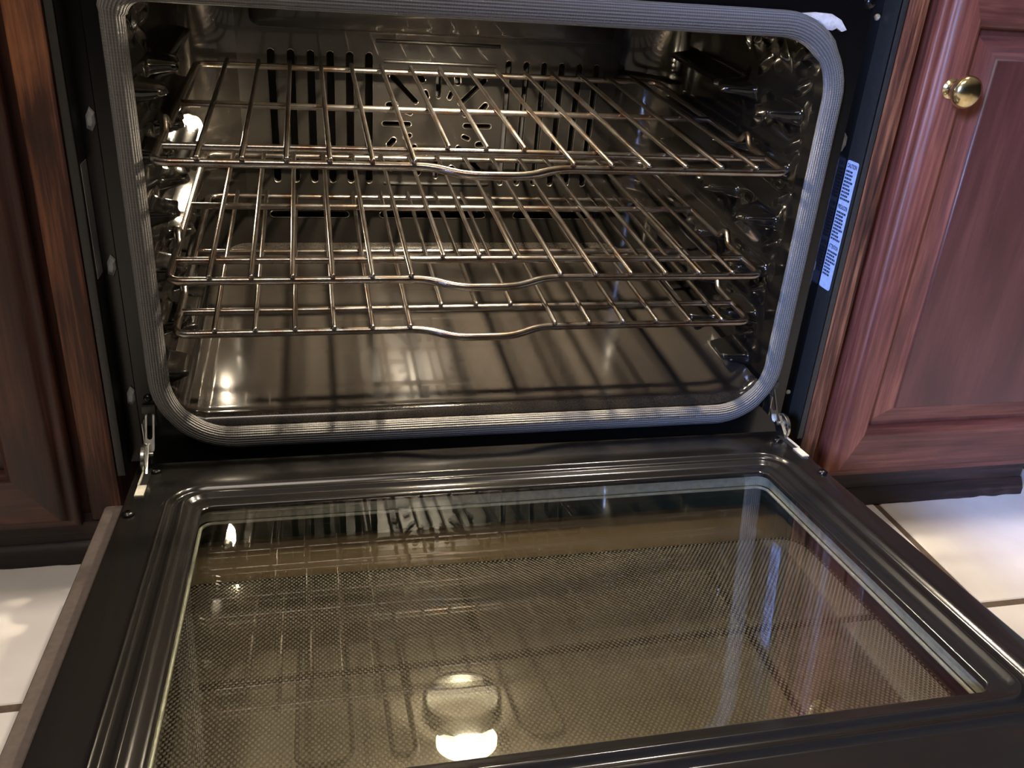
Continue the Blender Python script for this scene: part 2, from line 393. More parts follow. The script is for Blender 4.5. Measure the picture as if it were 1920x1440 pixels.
# ------------------------------------------------------------------ CABINETS
def rect_loop(x0, x1, z0, z1, ins, y): return [(x0 + ins, y, z0 + ins), (x1 - ins, y, z0 + ins), (x1 - ins, y, z1 - ins), (x0 + ins, y, z1 - ins)]
def door_frame(x0, x1, z0, z1, stile, rail, top, back):
    """mitred rings; stiles and rails may differ in width, so the inner rings use their own rectangle"""
    bm = bmesh.new()
    outer = [(0.0, back), (0.0, -0.010), (0.0015, -0.0125), (0.004, -0.0135), (0.0065, -0.0125), (0.0085, -0.0135), (0.011, -0.0165), (0.0135, -0.0205), (0.016, -0.022)]
    inner = [(0.0, -0.022), (0.0015, -0.0215), (0.003, -0.0195), (0.0052, -0.0185), (0.0065, -0.0165), (0.008, -0.0115), (0.008, -0.008)]
    ix0, ix1, iz0, iz1 = x0 + stile, x1 - stile, z0 + rail, z1 - top
    loops = [rect_loop(x0, x1, z0, z1, i, y) for i, y in outer] + [rect_loop(ix0, ix1, iz0, iz1, i, y) for i, y in inner]
    rings = [[bm.verts.new(p) for p in l] for l in loops]
    for a, b in zip(rings[:-1], rings[1:]):
        for i in range(4):
            f = bm.faces.new((a[i], a[(i + 1) % 4], b[(i + 1) % 4], b[i])); f.material_index = 1 if i in (0, 2) else 0
    bm.faces.new(rings[0]).material_index = 0
    return bm, (ix0 + 0.008, ix1 - 0.008, iz0 + 0.008, iz1 - 0.008)
def raised_panel(r):
    bm = bmesh.new()
    prof = [(-0.004, -0.002), (-0.004, -0.0075), (0.002, -0.0075), (0.0045, -0.0070), (0.0265, -0.0155), (0.0273, -0.0177), (0.0287, -0.0187), (0.0300, -0.0189)]
    loft(bm, [rect_loop(*r, i, y) for i, y in prof[:4]], True, False)
    loft(bm, [rect_loop(*r, i, y) for i, y in prof[3:5]], mi=1)
    loft(bm, [rect_loop(*r, i, y) for i, y in prof[4:]], False, True)
    bmesh.ops.remove_doubles(bm, verts=bm.verts, dist=1e-6); bm.normal_update()
    for f in bm.faces:  # grain runs along the top and bottom bevels
        if f.material_index == 1 and abs(f.normal.z) > 0.2: f.material_index = 2
    return bm
def cabinet(name, label, x0, x1, strip, dx0, dx1, stile, knob, mv='wood_v', mh='wood_h', mp='panel', ms='strip'):
    rt = root(name, label, 'cabinet', ((x0 + x1) / 2, 0.3, FZ))
    # carcass with its face frame
    bm = bmesh.new(); yf = -0.002
    box(bm, x0, x1, 0.0142, 0.58, FZ + 0.046, 0.74, bev=0.0)
    obj('carcass', bm, M[mv], rt, smooth=False)
    bm = bmesh.new(); box(bm, strip[0], strip[1], yf, 0.014, FZ + 0.0465, 0.739, bev=0.0012)
    obj('face_frame_stile', bm, M[ms], rt, 'worn orange-brown frame stile with streaky grain')
    z0, z1 = -0.083, 0.505
    bm, r = door_frame(dx0, dx1, z0, z1, stile, 0.062, 0.060, -0.003)
    d = obj('cabinet_door', bm, [M[mv], M[mh]], rt, smooth=True, angle=50)
    obj('raised_panel', raised_panel(r), [M[mp], M[mv], M[mh]], d, angle=50)
    if knob:
        bm = bmesh.new()
        prof = [(0.0, 0.0), (0.0095, 0.0), (0.0098, 0.0018), (0.0075, 0.0035), (0.0058, 0.006), (0.0056, 0.012), (0.0075, 0.015), (0.0100, 0.0165), (0.0098, 0.0185), (0.0125, 0.0195),
                (0.0152, 0.0215), (0.0158, 0.0245), (0.0150, 0.0275), (0.0125, 0.0300), (0.0085, 0.0318), (0.004, 0.0326), (0.0003, 0.0328)]
        lathe(bm, prof, knob, (0, -1, 0), 36)
        obj('knob', bm, M['brass'], d, 'round polished brass knob')
    return rt, d
cabR, dR = cabinet('kitchen_cabinet', 'mahogany cabinet with brass knob, right of the open oven', 0.402, 0.82, (0.402, 0.4245), 0.4335, 0.80, 0.0365, (0.4575, -0.0222, 0.381))
cabL, dL = cabinet('kitchen_cabinet', 'mahogany cabinet left of the oven, toned darker for shade, no knob in view', -0.95, -0.374, (-0.4040, -0.374), -0.90, -0.412, 0.052, None, 'shade_v', 'shade_h', 'shade_panel', 'shade_strip')
# upper drawer front keeps the cabinet face closed above the doors
for rt, a, b, mm in ((cabR, 0.4335, 0.80, 'wood_h'), (cabL, -0.90, -0.412, 'shade_h')):
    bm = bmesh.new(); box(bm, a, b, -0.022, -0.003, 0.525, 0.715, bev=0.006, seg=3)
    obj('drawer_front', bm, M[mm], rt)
def ragged_plinth(parent, xa, xb):
    bm = bmesh.new(); box(bm, xa, xb, -0.003, 0.56, FZ + 0.001, FZ + 0.0458, bev=0.001)
    obj('plinth_board', bm, M['plinth'], parent)
    bm = bmesh.new(); n = 60; loops = []
    for i in range(n + 1):
        x = xa + (xb - xa) * i / n
        j = noise.noise(Vector((x * 55, 3, 0))) * 0.0022; k = noise.noise(Vector((x * 90, 9, 0))) * 0.0015
        prof = [(-0.001, FZ + 0.001), (-0.013 + j, FZ + 0.001), (-0.0125 + j, FZ + 0.010 + k), (-0.009 + k, FZ + 0.017 + k), (-0.005, FZ + 0.022 + k), (-0.001, FZ + 0.023)]
        loops.append([(x, y, z) for y, z in prof])
    loft(bm, loops, True, True)
    obj('shoe_moulding', bm, M['plinth'], parent, 'chipped dark shoe moulding')
ragged_plinth(cabR, 0.404, 0.742); ragged_plinth(cabL, -0.93, -0.376)

# ------------------------------------------------------------------ WALL OVEN
oven = root('wall_oven', 'black built-in wall oven, its door let down and its lamps lit', 'oven', (0.012, 0.25, -0.04))

# -- front frame: plate with rounded mouth, channels, outer trims
def build_front_frame():
    bm = bmesh.new(); n = 10
    X0, X1, Z0, Z1 = -0.346, 0.367, -0.030, 0.60
    mouth = rr4(-0.3205, 0.3385, 0.012, 0.4285, (0.062, 0.020, 0.062, 0.056), n)
    def outer_pts():
        # rectangle sampled like the mouth so the plate is a clean ring of quads
        return rr(X0, X1, Z0, Z1, 0.002, n)
    O = outer_pts()
    loft(bm, [[(x, 0.026, z) for x, z in O], [(x, 0.001, z) for x, z in O], [(x, 0.0, z) for x, z in rr(X0 + .001, X1 - .001, Z0 + .001, Z1 - .001, .002, n)], [(x, 0.0, z) for x, z in mouth], [(x, 0.006, z) for x, z in mouth]], mi=0)
    box(bm, X1 + 0.0002, 0.3925, 0.024, 0.028, Z0, Z1, mi=0); box(bm, -0.364, X0 - 0.0002, 0.024, 0.028, Z0, Z1, mi=0)
    box(bm, 0.3925, 0.4005, -0.0045, 0.028, Z0, Z1, bev=0.001, mi=1); box(bm, -0.3725, -0.364, -0.0045, 0.028, Z0, Z1, bev=0.001, mi=1)
    return obj('front_frame', bm, [M['black'], M['trim']], oven, angle=30)
frame = build_front_frame()

# -- cavity (C frame)
WX, CZ, FLZ, YB, AR = 0.326, 0.448, 0.028, 0.433, 0.070
def ss(a, b, x):
    t = max(0.0, min(1.0, (x - a) / (b - a))); return t * t * (3 - 2 * t)
LEV = [0.0725, 0.1283, 0.1845, 0.2410, 0.2980, 0.3545]
def wall_h(y, z):
    h = 0.0
    for i, L in enumerate(LEV):
        zt = L - 0.0112
        up = 1 - ss(zt - 0.0035, zt + 0.0005, z); dn = ss(zt - 0.019, zt - 0.009, z)
        prof = up * dn
        if prof <= 0: continue
        wob = 0.004 * math.sin(i * 2.1)
        front = ss(0.050, 0.060, y) * (1 - ss(0.094 + wob, 0.106 + wob, y))
        back = ss(0.150 - wob, 0.166 - wob, y) * (1 - ss(0.355, 0.372, y))
        h = max(h, 0.0245 * prof * max(front, back))
    # pressed relief: a shallow column between the ribs and round dimples beside it
    h += 0.0045 * ss(0.040, 0.052, y) * (1 - ss(0.180, 0.20, y)) * (0.5 + 0.5 * math.sin(z * 2 * PI / 0.0562 + 1.2)) * ss(0.05, 0.08, z)
    for zc in (0.092, 0.148, 0.205, 0.261, 0.318, 0.374, 0.405):
        for yc, dz, an, a in ((0.104, 0.010, 0.9, 0.0065), (0.150, -0.006, -0.8, 0.0075), (0.205, 0.012, 1.1, 0.005), (0.062, -0.012, -0.6, 0.006)):
            u_ = (y - yc - 0.006 * math.sin(zc * 91)); v_ = z - zc - dz; c_, s_ = math.cos(an), math.sin(an)
            d = math.hypot((u_ * c_ + v_ * s_) / 0.020, (-u_ * s_ + v_ * c_) / 0.0075)
            if d < 1: h += a * (1 - d * d) ** 2
    for zc in (0.100, 0.157, 0.213, 0.270, 0.327, 0.383):
        for yc, rd, a in ((0.128, 0.018, -0.009), (0.075, 0.015, 0.0075), (0.175, 0.014, 0.006)):
            d = math.hypot((y - yc), (z - zc) * 0.9) / rd
            if d < 1: h += a * (1 - d * d) ** 2
    return h
def build_side(sgn):
    WX = 0.334 if sgn > 0 else 0.326; extra = WX - 0.326
    bm = bmesh.new(); NY, NZ, NA = 170, 230, 16
    ye = YB - AR; rows = []
    for j in range(NZ + 1):
        z = FLZ - 0.004 + (CZ + 0.004 - FLZ) * j / NZ
        row = []; y0 = KF * z + 0.004
        for i in range(NY + 1):
            y = y0 + (ye - y0) * i / NY
            h = wall_h(y - KF * (z - 0.2) * 0.6, z); h *= 1 + extra / 0.0245 if h > 0.012 else 1 + extra / 0.0245 * max(0.0, h / 0.012)
            row.append((sgn * (WX - h), y, z))
        for i in range(1, NA + 1):
            t = PI / 2 * i / NA
            row.append((sgn * (WX - AR - extra + (AR + extra) * math.cos(t)), ye + AR * math.sin(t), z))
        rows.append(row)
    loft(bm, rows, closed=False)
    toworld(bm)
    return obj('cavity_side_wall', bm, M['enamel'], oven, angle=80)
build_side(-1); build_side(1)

def slot(cx, cz, L, wd, ang, n=5):
    """stadium outline centred at cx,cz, long axis at ang"""
    pts = []; c, s = math.cos(ang), math.sin(ang)
    for e, a0 in ((1, -90), (-1, 90)):
        for i in range(n + 1):
            t = math.radians(a0 + 180 * i / n); u = e * (L - wd) / 2 + wd / 2 * math.cos(t); v = wd / 2 * math.sin(t)
            pts.append((cx + u * c - v * s, cz + u * s + v * c))
    return pts
def build_back():
    slots = []
    for k in range(6):
        slots.append(slot(-0.2140 + k * 0.0249, 0.2205, 0.176, 0.0100, PI / 2))
        slots.append(slot(0.0985 + k * 0.0250, 0.2190, 0.174, 0.0090, PI / 2))
    for a, b in ((-0.2268, -0.1178), (-0.0747, 0.0802), (0.1223, 0.2453)): slots.append(slot((a + b) / 2, 0.0862, b - a, 0.0100, 0))
    fx, fz = 0.004, 0.2165
    for ang in range(0, 360, 45):
        a = math.radians(ang); long_ = (ang % 90 == 45); L = 0.052 if long_ else 0.040
        rc = 0.066 if long_ else 0.056
        slots.append(slot(fx + rc * math.cos(a), fz + rc * math.sin(a), L, 0.0075, a))
    for ang in (22, 68, 112, 158, 202, 248, 292, 338):
        a = math.radians(ang)
        slots.append(slot(fx + 0.068 * math.cos(a), fz + 0.068 * math.sin(a), 0.017, 0.0085, a + PI / 2 * 0.3))
        slots.append(slot(fx + 0.044 * math.cos(a), fz + 0.044 * math.sin(a), 0.013, 0.0065, a))
    bm = bmesh.new(); hx = WX - AR
    def ring(pts):
        v = [bm.verts.new((x, YB, z)) for x, z in pts]; return [bm.edges.new((v[i], v[(i + 1) % len(v)])) for i in range(len(v))]
    es = ring([(-hx, FLZ - .004), (hx, FLZ - .004), (hx, CZ), (-hx, CZ)])
    for s_ in slots: es += ring(s_)
    bmesh.ops.triangle_fill(bm, use_beauty=True, use_dissolve=False, edges=es)
    for s_ in slots:  # turned-in lips, rim colour brightened to imitate lamp glints
        cx = sum(p[0] for p in s_) / len(s_); cz = sum(p[1] for p in s_) / len(s_)
        def sc(k, y): return [(cx + (x - cx) * k[0], y, cz + (z - cz) * k[0]) if False else (x + (cx - x) / max(1e-6, math.hypot(x - cx, z - cz)) * k, y, z + (cz - z) / max(1e-6, math.hypot(x - cx, z - cz)) * k) for x, z in s_]
        loft(bm, [sc(-0.0012, YB), sc(-0.0009, YB - 0.0010), sc(-0.0003, YB - 0.0014), sc(0.0004, YB - 0.0008), sc(0.0006, YB + 0.001)], mi=1)
        loft(bm, [sc(0.0006, YB + 0.001), sc(0.0006, YB + 0.009)])
    # pressed bead lines above and below the fan grille, and an upper plate shaping the lamp's shadow line
    for za, xa, xb in ((0.3236, -0.080, 0.085), (0.2985, -0.070, 0.081), (0.1335, -0.069, 0.081)):
        tube(bm, [(xa, YB, za), (xa + .006, YB - .0012, za), (xb - .006, YB - .0012, za), (xb, YB, za)], 0.0022, 8)
    O = rr(-0.238, 0.242, 0.334, CZ - 0.002, 0.012, 6)
    loft(bm, [[(x, YB, z) for x, z in O], [(x * .995, YB - .004, z + .001) for x, z in O], [(x * .98, YB - .005, z + .004) for x, z in O]], cap1=True)
    toworld(bm)
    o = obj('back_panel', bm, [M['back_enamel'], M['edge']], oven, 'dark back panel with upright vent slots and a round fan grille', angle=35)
    bm = bmesh.new(); box(bm, -hx, hx, YB + 0.030, YB + 0.034, FLZ, CZ); toworld(bm)
    obj('fan_chamber', bm, M['dark'], oven)
build_back()

def build_cavity_floor():
    bm = bmesh.new(); NX, NY = 120, 100; rows = []
    for j in range(NY + 1):
        y = 0.0 + (YB + 0.0) * j / NY; row = []
        for i in range(NX + 1):
            x = -0.322 + 0.652 * i / NX
            d = min((0.330 if x > 0 else 0.322) - abs(x), YB - y)
            e = 0.016 * (1 - ss(0.0, 0.024, d)) ** 1.5
            plate = 0.0022 * ss(0.284, 0.288, abs(x)) + 0.0012 * (1 - ss(0.016, 0.020, y))
            front = -0.009 * (1 - ss(0.000, 0.009, y)) ** 2
            row.append((x, y + 0.003, FLZ + e + plate + front))
        rows.append(row)
    loft(bm, rows, closed=False); toworld(bm)
    obj('cavity_floor', bm, M['floor_enamel'], oven, angle=60)
    bm = bmesh.new(); NX = 60; rows = []
    for j in range(31):
        y = KF * CZ + 0.002 + (YB - KF * CZ) * j / 30
        rows.append([(-WX + (2 * WX + .008) * i / NX, y, CZ) for i in range(NX + 1)])
    loft(bm, rows, closed=False); toworld(bm)
    obj('cavity_ceiling', bm, M['lit_ceiling'], oven, angle=60)
build_cavity_floor()

# -- lamps
def lamp(name, pos, axis, r, mb, lens, glow=0):
    pos = Vector(pos); ax = Vector(axis).normalized()
    bm = bmesh.new()
    if glow: lathe(bm, [(glow + .001, -r * 1.0), (glow + .001, 0.019), (glow + .003, 0.021), (glow + .008, 0.020), (glow + .010, -.004)], pos, ax, 36, cap=False)
    else: lathe(bm, [(r * 1.9, -r * 1.1), (r * 1.95, -r * 0.7), (r * 1.7, -r * 0.55), (r * 1.55, -r * 0.75), (r * 0.6, -r * 1.0)], pos, ax, 28); toworld(bm)
    lo = obj(name, bm, M['chrome'], oven, 'lit round oven lamp in the oven roof')
    bm = bmesh.new()
    lathe(bm, [(r * 0.55, -r * 1.0), (r * 0.8, -r * 0.75)] + [(r * math.cos(t), r * math.sin(t) * lens) for t in [math.radians(k) for k in range(-40, 86, 9)]] + [(r * .02, r * lens)], pos, ax, 24); toworld(bm)
    obj('bulb', bm, mb, lo)
    if glow:  # the frosted cover glass round the bulb shines too
        bm = bmesh.new()
        lathe(bm, [(r * 1.05, -r * 0.50), (glow * .6, -r * 0.40), (glow * .95, -r * 0.62), (glow, -r * 0.9), (r * 1.05, -r * 0.95)], pos, ax, 32, cap=False); toworld(bm)
        obj('lamp_lens', bm, M['lens'], lo, 'glowing frosted lamp lens')
lamp('oven_lamp', (0.010, 0.132, 0.437), (0, 0, -1), 0.019, M['bulb_top'], 0.25, 0.047)
bm = bmesh.new(); _p = Vector((-0.3085, 0.3720, 0.2205)); _a = Vector((1, -0.9, 0)).normalized()
lathe(bm, [(0.015, -0.0150), (0.0155, -0.0120), (0.013, -0.0115), (0.008, -0.0135)], _p, _a, 28); toworld(bm)
_l = obj('oven_lamp', bm, M['chrome'], oven, 'lit oven lamp low in the left rear corner')
bm = bmesh.new(); bmesh.ops.create_uvsphere(bm, u_segments=24, v_segments=16, radius=1.0)
for v in bm.verts: v.co = _p + Vector((v.co.x * 0.0098, v.co.y * 0.0098, v.co.z * 0.0150))
toworld(bm); obj('bulb', bm, M['bulb_side'], _l)

# -- broil element under the ceiling
bm = bmesh.new(); ze = 0.424
xs = [-0.213, -0.142, -0.092, -0.062, 0.082, 0.140, 0.198]
path = [(xs[0], 0.425, ze)]
for i in range(0, len(xs) - 1):
    yy = (0.080 if i % 2 == 0 else 0.395)
    if i == 3: yy = 0.395
    path += [(xs[i], yy, ze), (xs[i + 1], yy, ze)]
path += [(xs[-1], 0.425, ze)]
tube(bm, smooth_path(path, 0.03, 8), 0.0042, 10); toworld(bm)
obj('broil_element', bm, M['element'], oven, 'looped broiler heating tube under the oven roof')

# -- door gasket
def build_gasket():
    bm = bmesh.new()
    loop = rr4(-0.32195, 0.3410, 0.00945, 0.43055, (0.068, 0.025, 0.068, 0.062), 12)
    pts = [(x, -0.0035, z) for x, z in loop]
    dense = []
    for i in range(len(pts)):
        a = Vector(pts[i]); b = Vector(pts[(i + 1) % len(pts)]); k = max(1, int((b - a).length / 0.02))
        for j in range(k): dense.append(a + (b - a) * j / k)
    # start the loop at the seam low on the left
    st = min(range(len(dense)), key=lambda i: (dense[i] - Vector((-0.2577, -0.0035, 0.009))).length)
    dense = dense[st:] + dense[:st]
    N = len(dense); rs = []
    for i in range(N):
        p = dense[i]; w = 0.0098 + 0.0016 * ss(0.30, 0.05, 1 - abs(p.z - 0.22) / 0.215) if False else 0.0100 + (0.0017 if p.z > 0.41 else 0.0009 if p.z < 0.03 else 0.0)
        rs.append(w * (1 + 0.05 * (1 - i / N)) + 0.0003 * noise.noise(p * 60))
    tube(bm, dense, 0.0105, 28, closed=True, rs=rs, uv=True, squash=(0.78, 1.0))
    return obj('door_gasket', bm, M['gasket'], oven, 'grey woven fabric door gasket round the oven mouth', angle=180)
build_gasket()

# -- frame details
bm = bmesh.new()
poly = [(0.2865, 0.4401), (0.305, 0.4420), (0.3218, 0.4414), (0.333, 0.4365), (0.3405, 0.4280), (0.3362, 0.4262), (0.3300, 0.4290), (0.3253, 0.4269), (0.318, 0.4275), (0.3062, 0.4340)]
loft(bm, [[(x, -0.0002, z) for x, z in poly], [(x, -0.0030 - .0012 * noise.noise(Vector((x * 300, z * 300, 1))), z) for x, z in poly], [(0.315 + (x - 0.315) * .6, -0.0055, 0.4355 + (z - 0.4355) * .6) for x, z in poly]], cap1=True)
obj('insulation_tuft', bm, M['wool'], frame, 'white insulation showing at the gasket corner', angle=30)
for x, z in ((-0.3552, 0.3194), (-0.3552, 0.1856), (-0.3547, 0.0474), (0.3800, 0.3177), (0.3770, 0.1804), (0.3740, 0.0367)):
    bm = bmesh.new()
    O = [(-0.004, -0.008), (0.001, -0.0105), (0.0045, -0.003), (0.004, 0.006), (0.0, 0.011), (-0.0035, 0.004)]
    loft(bm, [[(x + a, 0.0238, z + b) for a, b in O], [(x + a * .9, 0.0205, z + b * .9) for a, b in O], [(x + a * .45, 0.0185, z + b * .5) for a, b in O]], cap1=True)
    obj('spacer_clip', bm, M['greyclip'], frame, 'small grey spacer clip', angle=20)
def screw(parent, p, ax, r, m, name='screw'):
    bm = bmesh.new()
    lathe(bm, [(r, -0.0005), (r, 0.0006), (r * .9, r * .35), (r * .6, r * .6), (r * .3, r * .68), (r * .28, r * .5), (0.0002, r * .48)], p, ax, 18)
    return obj(name, bm, m, parent)
screw(frame, (0.3655 - 0.004, -0.0002, 0.4535), (0, -1, 0), 0.0065, M['black'])
screw(frame, (0.3880, 0.0238, 0.4400), (0, -1, 0), 0.0033, M['cream'])
screw(frame, (0.3850, 0.0238, 0.0200), (0, -1, 0), 0.0030, M['brightmetal'])

# caution label on the side of the right trim, reading top down in three languages
def build_label():
    lx = 0.3920; zt, zb = 0.2995, 0.1575; ya, yb = 0.0225, 0.0015
    bm = bmesh.new()
    L = rr(yb, ya, zb, zt, 0.0025, 4)
    loft(bm, [[(lx + 0.0004, y, z) for y, z in L], [(lx, y, z) for y, z in L]], cap1=True)
    lab = obj('caution_label', bm, M['paper'], frame, 'narrow white label reading CAUTION in three languages', smooth=False)
    w = ya - yb
    def text(s, zc, size):
        cu = bpy.data.curves.new('t', 'FONT'); cu.body = s; cu.align_x = 'CENTER'; cu.align_y = 'CENTER'; cu.size = size; cu.offset = size * 0.035
        to = bpy.data.objects.new('t', cu); COL.objects.link(to)
        bpy.context.view_layer.update()
        me = bpy.data.meshes.new_from_object(to.evaluated_get(bpy.context.evaluated_depsgraph_get()))
        bpy.data.objects.remove(to)
        b2 = bmesh.new(); b2.from_mesh(me)
        wd_ = max(v.co.x for v in b2.verts) - min(v.co.x for v in b2.verts); k = min(1.0, w * 0.86 / wd_)
        for v in b2.verts: v.co = Vector((lx - 0.00015, (ya + yb) / 2 - v.co.x * k, zc + v.co.y))
        obj('label_heading', b2, M['ink'], lab, smooth=False)
    z = zt - 0.0055
    for s, nl in (('CAUTION', 9), ('PRECAUCION', 9), ('ATTENTION', 8)):
        text(s, z, 0.0062); z -= 0.0058
        b3 = bmesh.new()
        for i in range(nl):
            full = w * (0.55 + 0.36 * random.random()); y = ya - 0.0016
            while y > ya - full:
                ww = w * random.uniform(0.07, 0.2)
                box(b3, lx - 0.0003, lx - 0.0001, max(y - ww, yb + .001), y, z - 0.0011, z + 0.0011)
                y -= ww + w * 0.035
            z -= 0.0037
        obj('label_print', b3, M['ink'], lab, smooth=False)
        z -= 0.0052
build_label()
bm = bmesh.new(); box(bm, -0.3640, -0.3636, 0.001, 0.0225, 0.180, 0.285)
obj('rating_plate', bm, M['plate'], frame, 'thin grey plate on the left side of the frame', smooth=False)

# -- the let-down door: local (x, s, off) -> world
HINGE = Vector((0, -0.0299, -0.0026)); SA = Vector((0, -0.99624, 0.08659)); NA_ = Vector((0, 0.08659, 0.99624))
def D(x, s, off): return HINGE + Vector((x, 0, 0)) + SA * s + NA_ * off
def build_door():
    n = 8; bm = bmesh.new()
    ox0, ox1, os0, os1 = -0.3466, 0.3510, -0.004, 0.545
    gx0, gx1, gs0, gs1 = -0.2774, 0.2880, 0.0866, 0.4235
    loops = [(rr(ox0, ox1, os0, os1, .004, n), -0.050), (rr(ox0, ox1, os0, os1, .004, n), -0.003), (rr(ox0 + .001, ox1 - .001, os0 + .001, os1 - .001, .004, n), -0.0008), (rr(ox0 + .003, ox1 - .003, os0 + .003, os1 - .003, .004, n), 0.0)]
    prof = [(.046, 0.0, .040), (.0375, -.0006, .036), (.0350, -.0002, .034), (.0335, .0022, .033), (.0320, .0034, .032), (.0303, .0028, .031), (.0285, .0000, .029), (.0270, -.0014, .028), (.0215, -.0014, .024),
            (.0195, .0006, .022), (.0180, .0026, .021), (.0165, .0032, .020), (.0148, .0024, .019), (.0125, -.0002, .017), (.0090, -.0018, .014), (.0040, -.0026, .011), (.0012, -.0032, .010), (0, -.0044, .010), (0, -.0088, .010)]
    for d, off, r in prof:
        k = 0.62 if d > .004 else 1.0
        # beads hug the glass more tightly on the near and far sides of a squarish rim
        loops.append((rr(gx0 - d * .95, gx1 + d * 1.05, gs0 - d * .98, gs1 + d * .92, r, n), off))
    rings = [[D(x, s, off) for x, s in l] for l, off in loops]
    loft(bm, rings, False, False)
    door = obj('oven_door', bm, M['doorblack'], oven, 'black drop-down oven door with a glass window, lying open', angle=50)
    # outer skin flange seen along the left edge
    bm = bmesh.new()
    a = rr(-0.3700, 0.3715, 0.043, 0.56, .003, n); b = rr(-0.3440, 0.3480, 0.050, 0.543, .003, n)
    loft(bm, [[D(x, s, -0.0505) for x, s in b], [D(x, s, -0.0520) for x, s in a], [D(x, s, -0.021) for x, s in a], [D(x, s, -0.020) for x, s in rr(-0.3690, 0.3705, 0.044, 0.559, .003, n)], [D(x, s, -0.020) for x, s in b]])
    obj('outer_skin', bm, M['flange'], door, 'brownish grey outer door flange', angle=40)
    # panes
    bm = bmesh.new(); g = rr(gx0 - .003, gx1 + .003, gs0 - .003, gs1 + .003, .011, n)
    loft(bm, [[D(x, s, -0.0048) for x, s in g], [D(x, s, -0.0085) for x, s in g]], True, True)
    obj('inner_glass', bm, M['glass'], door, 'clear inner window glass', smooth=False)
    bm = bmesh.new(); g = rr(-0.316, 0.330, 0.070, 0.530, .006, n); c = D(0.002, 0.30, -0.0485)
    loft(bm, [[D(x, s, -0.0470) for x, s in g], [D(x, s, -0.0500) for x, s in g]], True, True)
    # window of dots: s 0.146..0.520 -> object y = -(s - 0.30) * cos
    m = frit_glass(0.0, 0.298, -(0.333 - 0.30) * 0.996, 0.187, 0.024)
    obj('outer_glass', bm, m, door, 'tinted outer glass with printed dots', smooth=False, center=c)
    # light metal spacer round the gap between the panes, stepped once
    bm = bmesh.new(); W1 = rr(gx0 - .0045, gx1 + .0045, gs0 - .0045, gs1 + .0045, .012, n); W2 = rr(gx0 + .0005, gx1 - .0005, gs0 + .0005, gs1 - .0005, .010, n)
    loft(bm, [[D(x, s, -0.0088) for x, s in W1], [D(x, s, -0.0215) for x, s in W1]])
    obj('window_spacer', bm, M['brightmetal'], door, 'pale metal spacer between the window panes', angle=30)
    bm = bmesh.new()
    ring = [D(x, s, -0.0226) for x, s in rr(gx0 - .002, gx1 + .002, gs0 - .002, gs1 + .002, .012, 10)]
    tube(bm, ring, 0.0016, 8, closed=True)
    obj('spacer_rim', bm, M['brightmetal'], door)
    bm = bmesh.new()
    F1 = rr(gx0 - .020, gx1 + .038, gs0 - .009, gs1 + .030, .012, n)
    loft(bm, [[D(x, s, -0.0245) for x, s in W1], [D(x, s, -0.0247) for x, s in F1], [D(x, s, -0.0468) for x, s in F1]])
    obj('spacer_foot', bm, M['greendark'], door, 'dark green lower spacer', smooth=False)
    for x, s, r in ((-0.338, 0.0993, 0.0058), (0.3440, 0.1036, 0.0055), (-0.3262, 0.0172, 0.0052), (0.3356, 0.0230, 0.0055)):
        screw(door, D(x, s, 0.0), NA_, r, M['black'])
    # hinges
    for sg, xh in ((-1, -0.3345), (1, 0.3460)):
        xi = xh - sg * 0.0
        # slot in the door edge: dark opening, then a bright bent tab
        bm = bmesh.new()
        P = [(xh - .0040, .046), (xh + .0040, .046), (xh + .0040, .066), (xh - .0040, .066)]
        loft(bm, [[D(x, s, 0.0002) for x, s in P], [D(x, s, 0.0014) for x, s in P]], cap1=True)
        q = xh + sg * .0034
        P = [(q - .0008, .012), (q + .0008, .012), (q + .0008, .046), (q - .0008, .046)]
        loft(bm, [[D(x, s, 0.0002) for x, s in P], [D(x, s, 0.0020) for x, s in P]], cap1=True)
        obj_slot = bm
        bm = bmesh.new()
        P = [(xh - .0036, .010), (xh + .0036, .010), (xh + .0036, .0458), (xh - .0036, .0458)]
        loft(bm, [[D(x, s, 0.0001) for x, s in P], [D(x, s, 0.0004) for x, s in P]], cap1=True)
        obj('slot_opening', bm, M['dark'], door, 'dark slot opening beside the hinge', smooth=False)
        bm = obj_slot
        obj('hinge_slot', bm, M['cream'], door, 'bright metal hinge slot', smooth=False)
        # arm: slotted link rising to the frame, round knuckle, tongue into the door
        bm = bmesh.new()
        # flat slotted link: outer and inner outlines in a plane that leans out from the frame
        P0 = Vector((xh, 0.000, 0.0400)); P1 = Vector((xh, -0.0215, 0.0100)); ax_ = (P1 - P0).normalized(); wx = Vector((1, 0, 0)); nz = ax_.cross(wx)
        Lk = (P1 - P0).length
        def ring_(w, a0, a1, t):
            q = []
            for cx_, st in ((a1, -90), (a0, 90)):
                for i in range(9):
                    an = math.radians(st + 180 * i / 8); q.append(P0 + ax_ * (cx_ + w * math.cos(an)) + wx * (w * math.sin(an)) + nz * t)
            return q
        loft(bm, [ring_(.0026, .004, Lk - .012, -.0012), ring_(.0044, .004, Lk, -.0012), ring_(.0044, .004, Lk, .0012), ring_(.0026, .004, Lk - .012, .0012), ring_(.0026, .004, Lk - .012, -.0012)])
        box(bm, xh - .0060, xh - .0048, -0.016, -0.001, 0.012, 0.036, bev=.0005)
        lathe(bm, [(0.0005, -.0022), (.0135, -.0022), (.0145, -.0014), (.0145, .0014), (.0135, .0022), (.0005, .0022)], (xh + sg * 0.003, -0.0360, 0.0085), (1, 0, 0), 36)
        lathe(bm, [(0.0005, -.006), (.0025, -.006), (.003, -.004), (.003, .006), (.0005, .0065)], (xh + sg * 0.001, -0.0330, 0.0110), (1, 0, 0), 16)
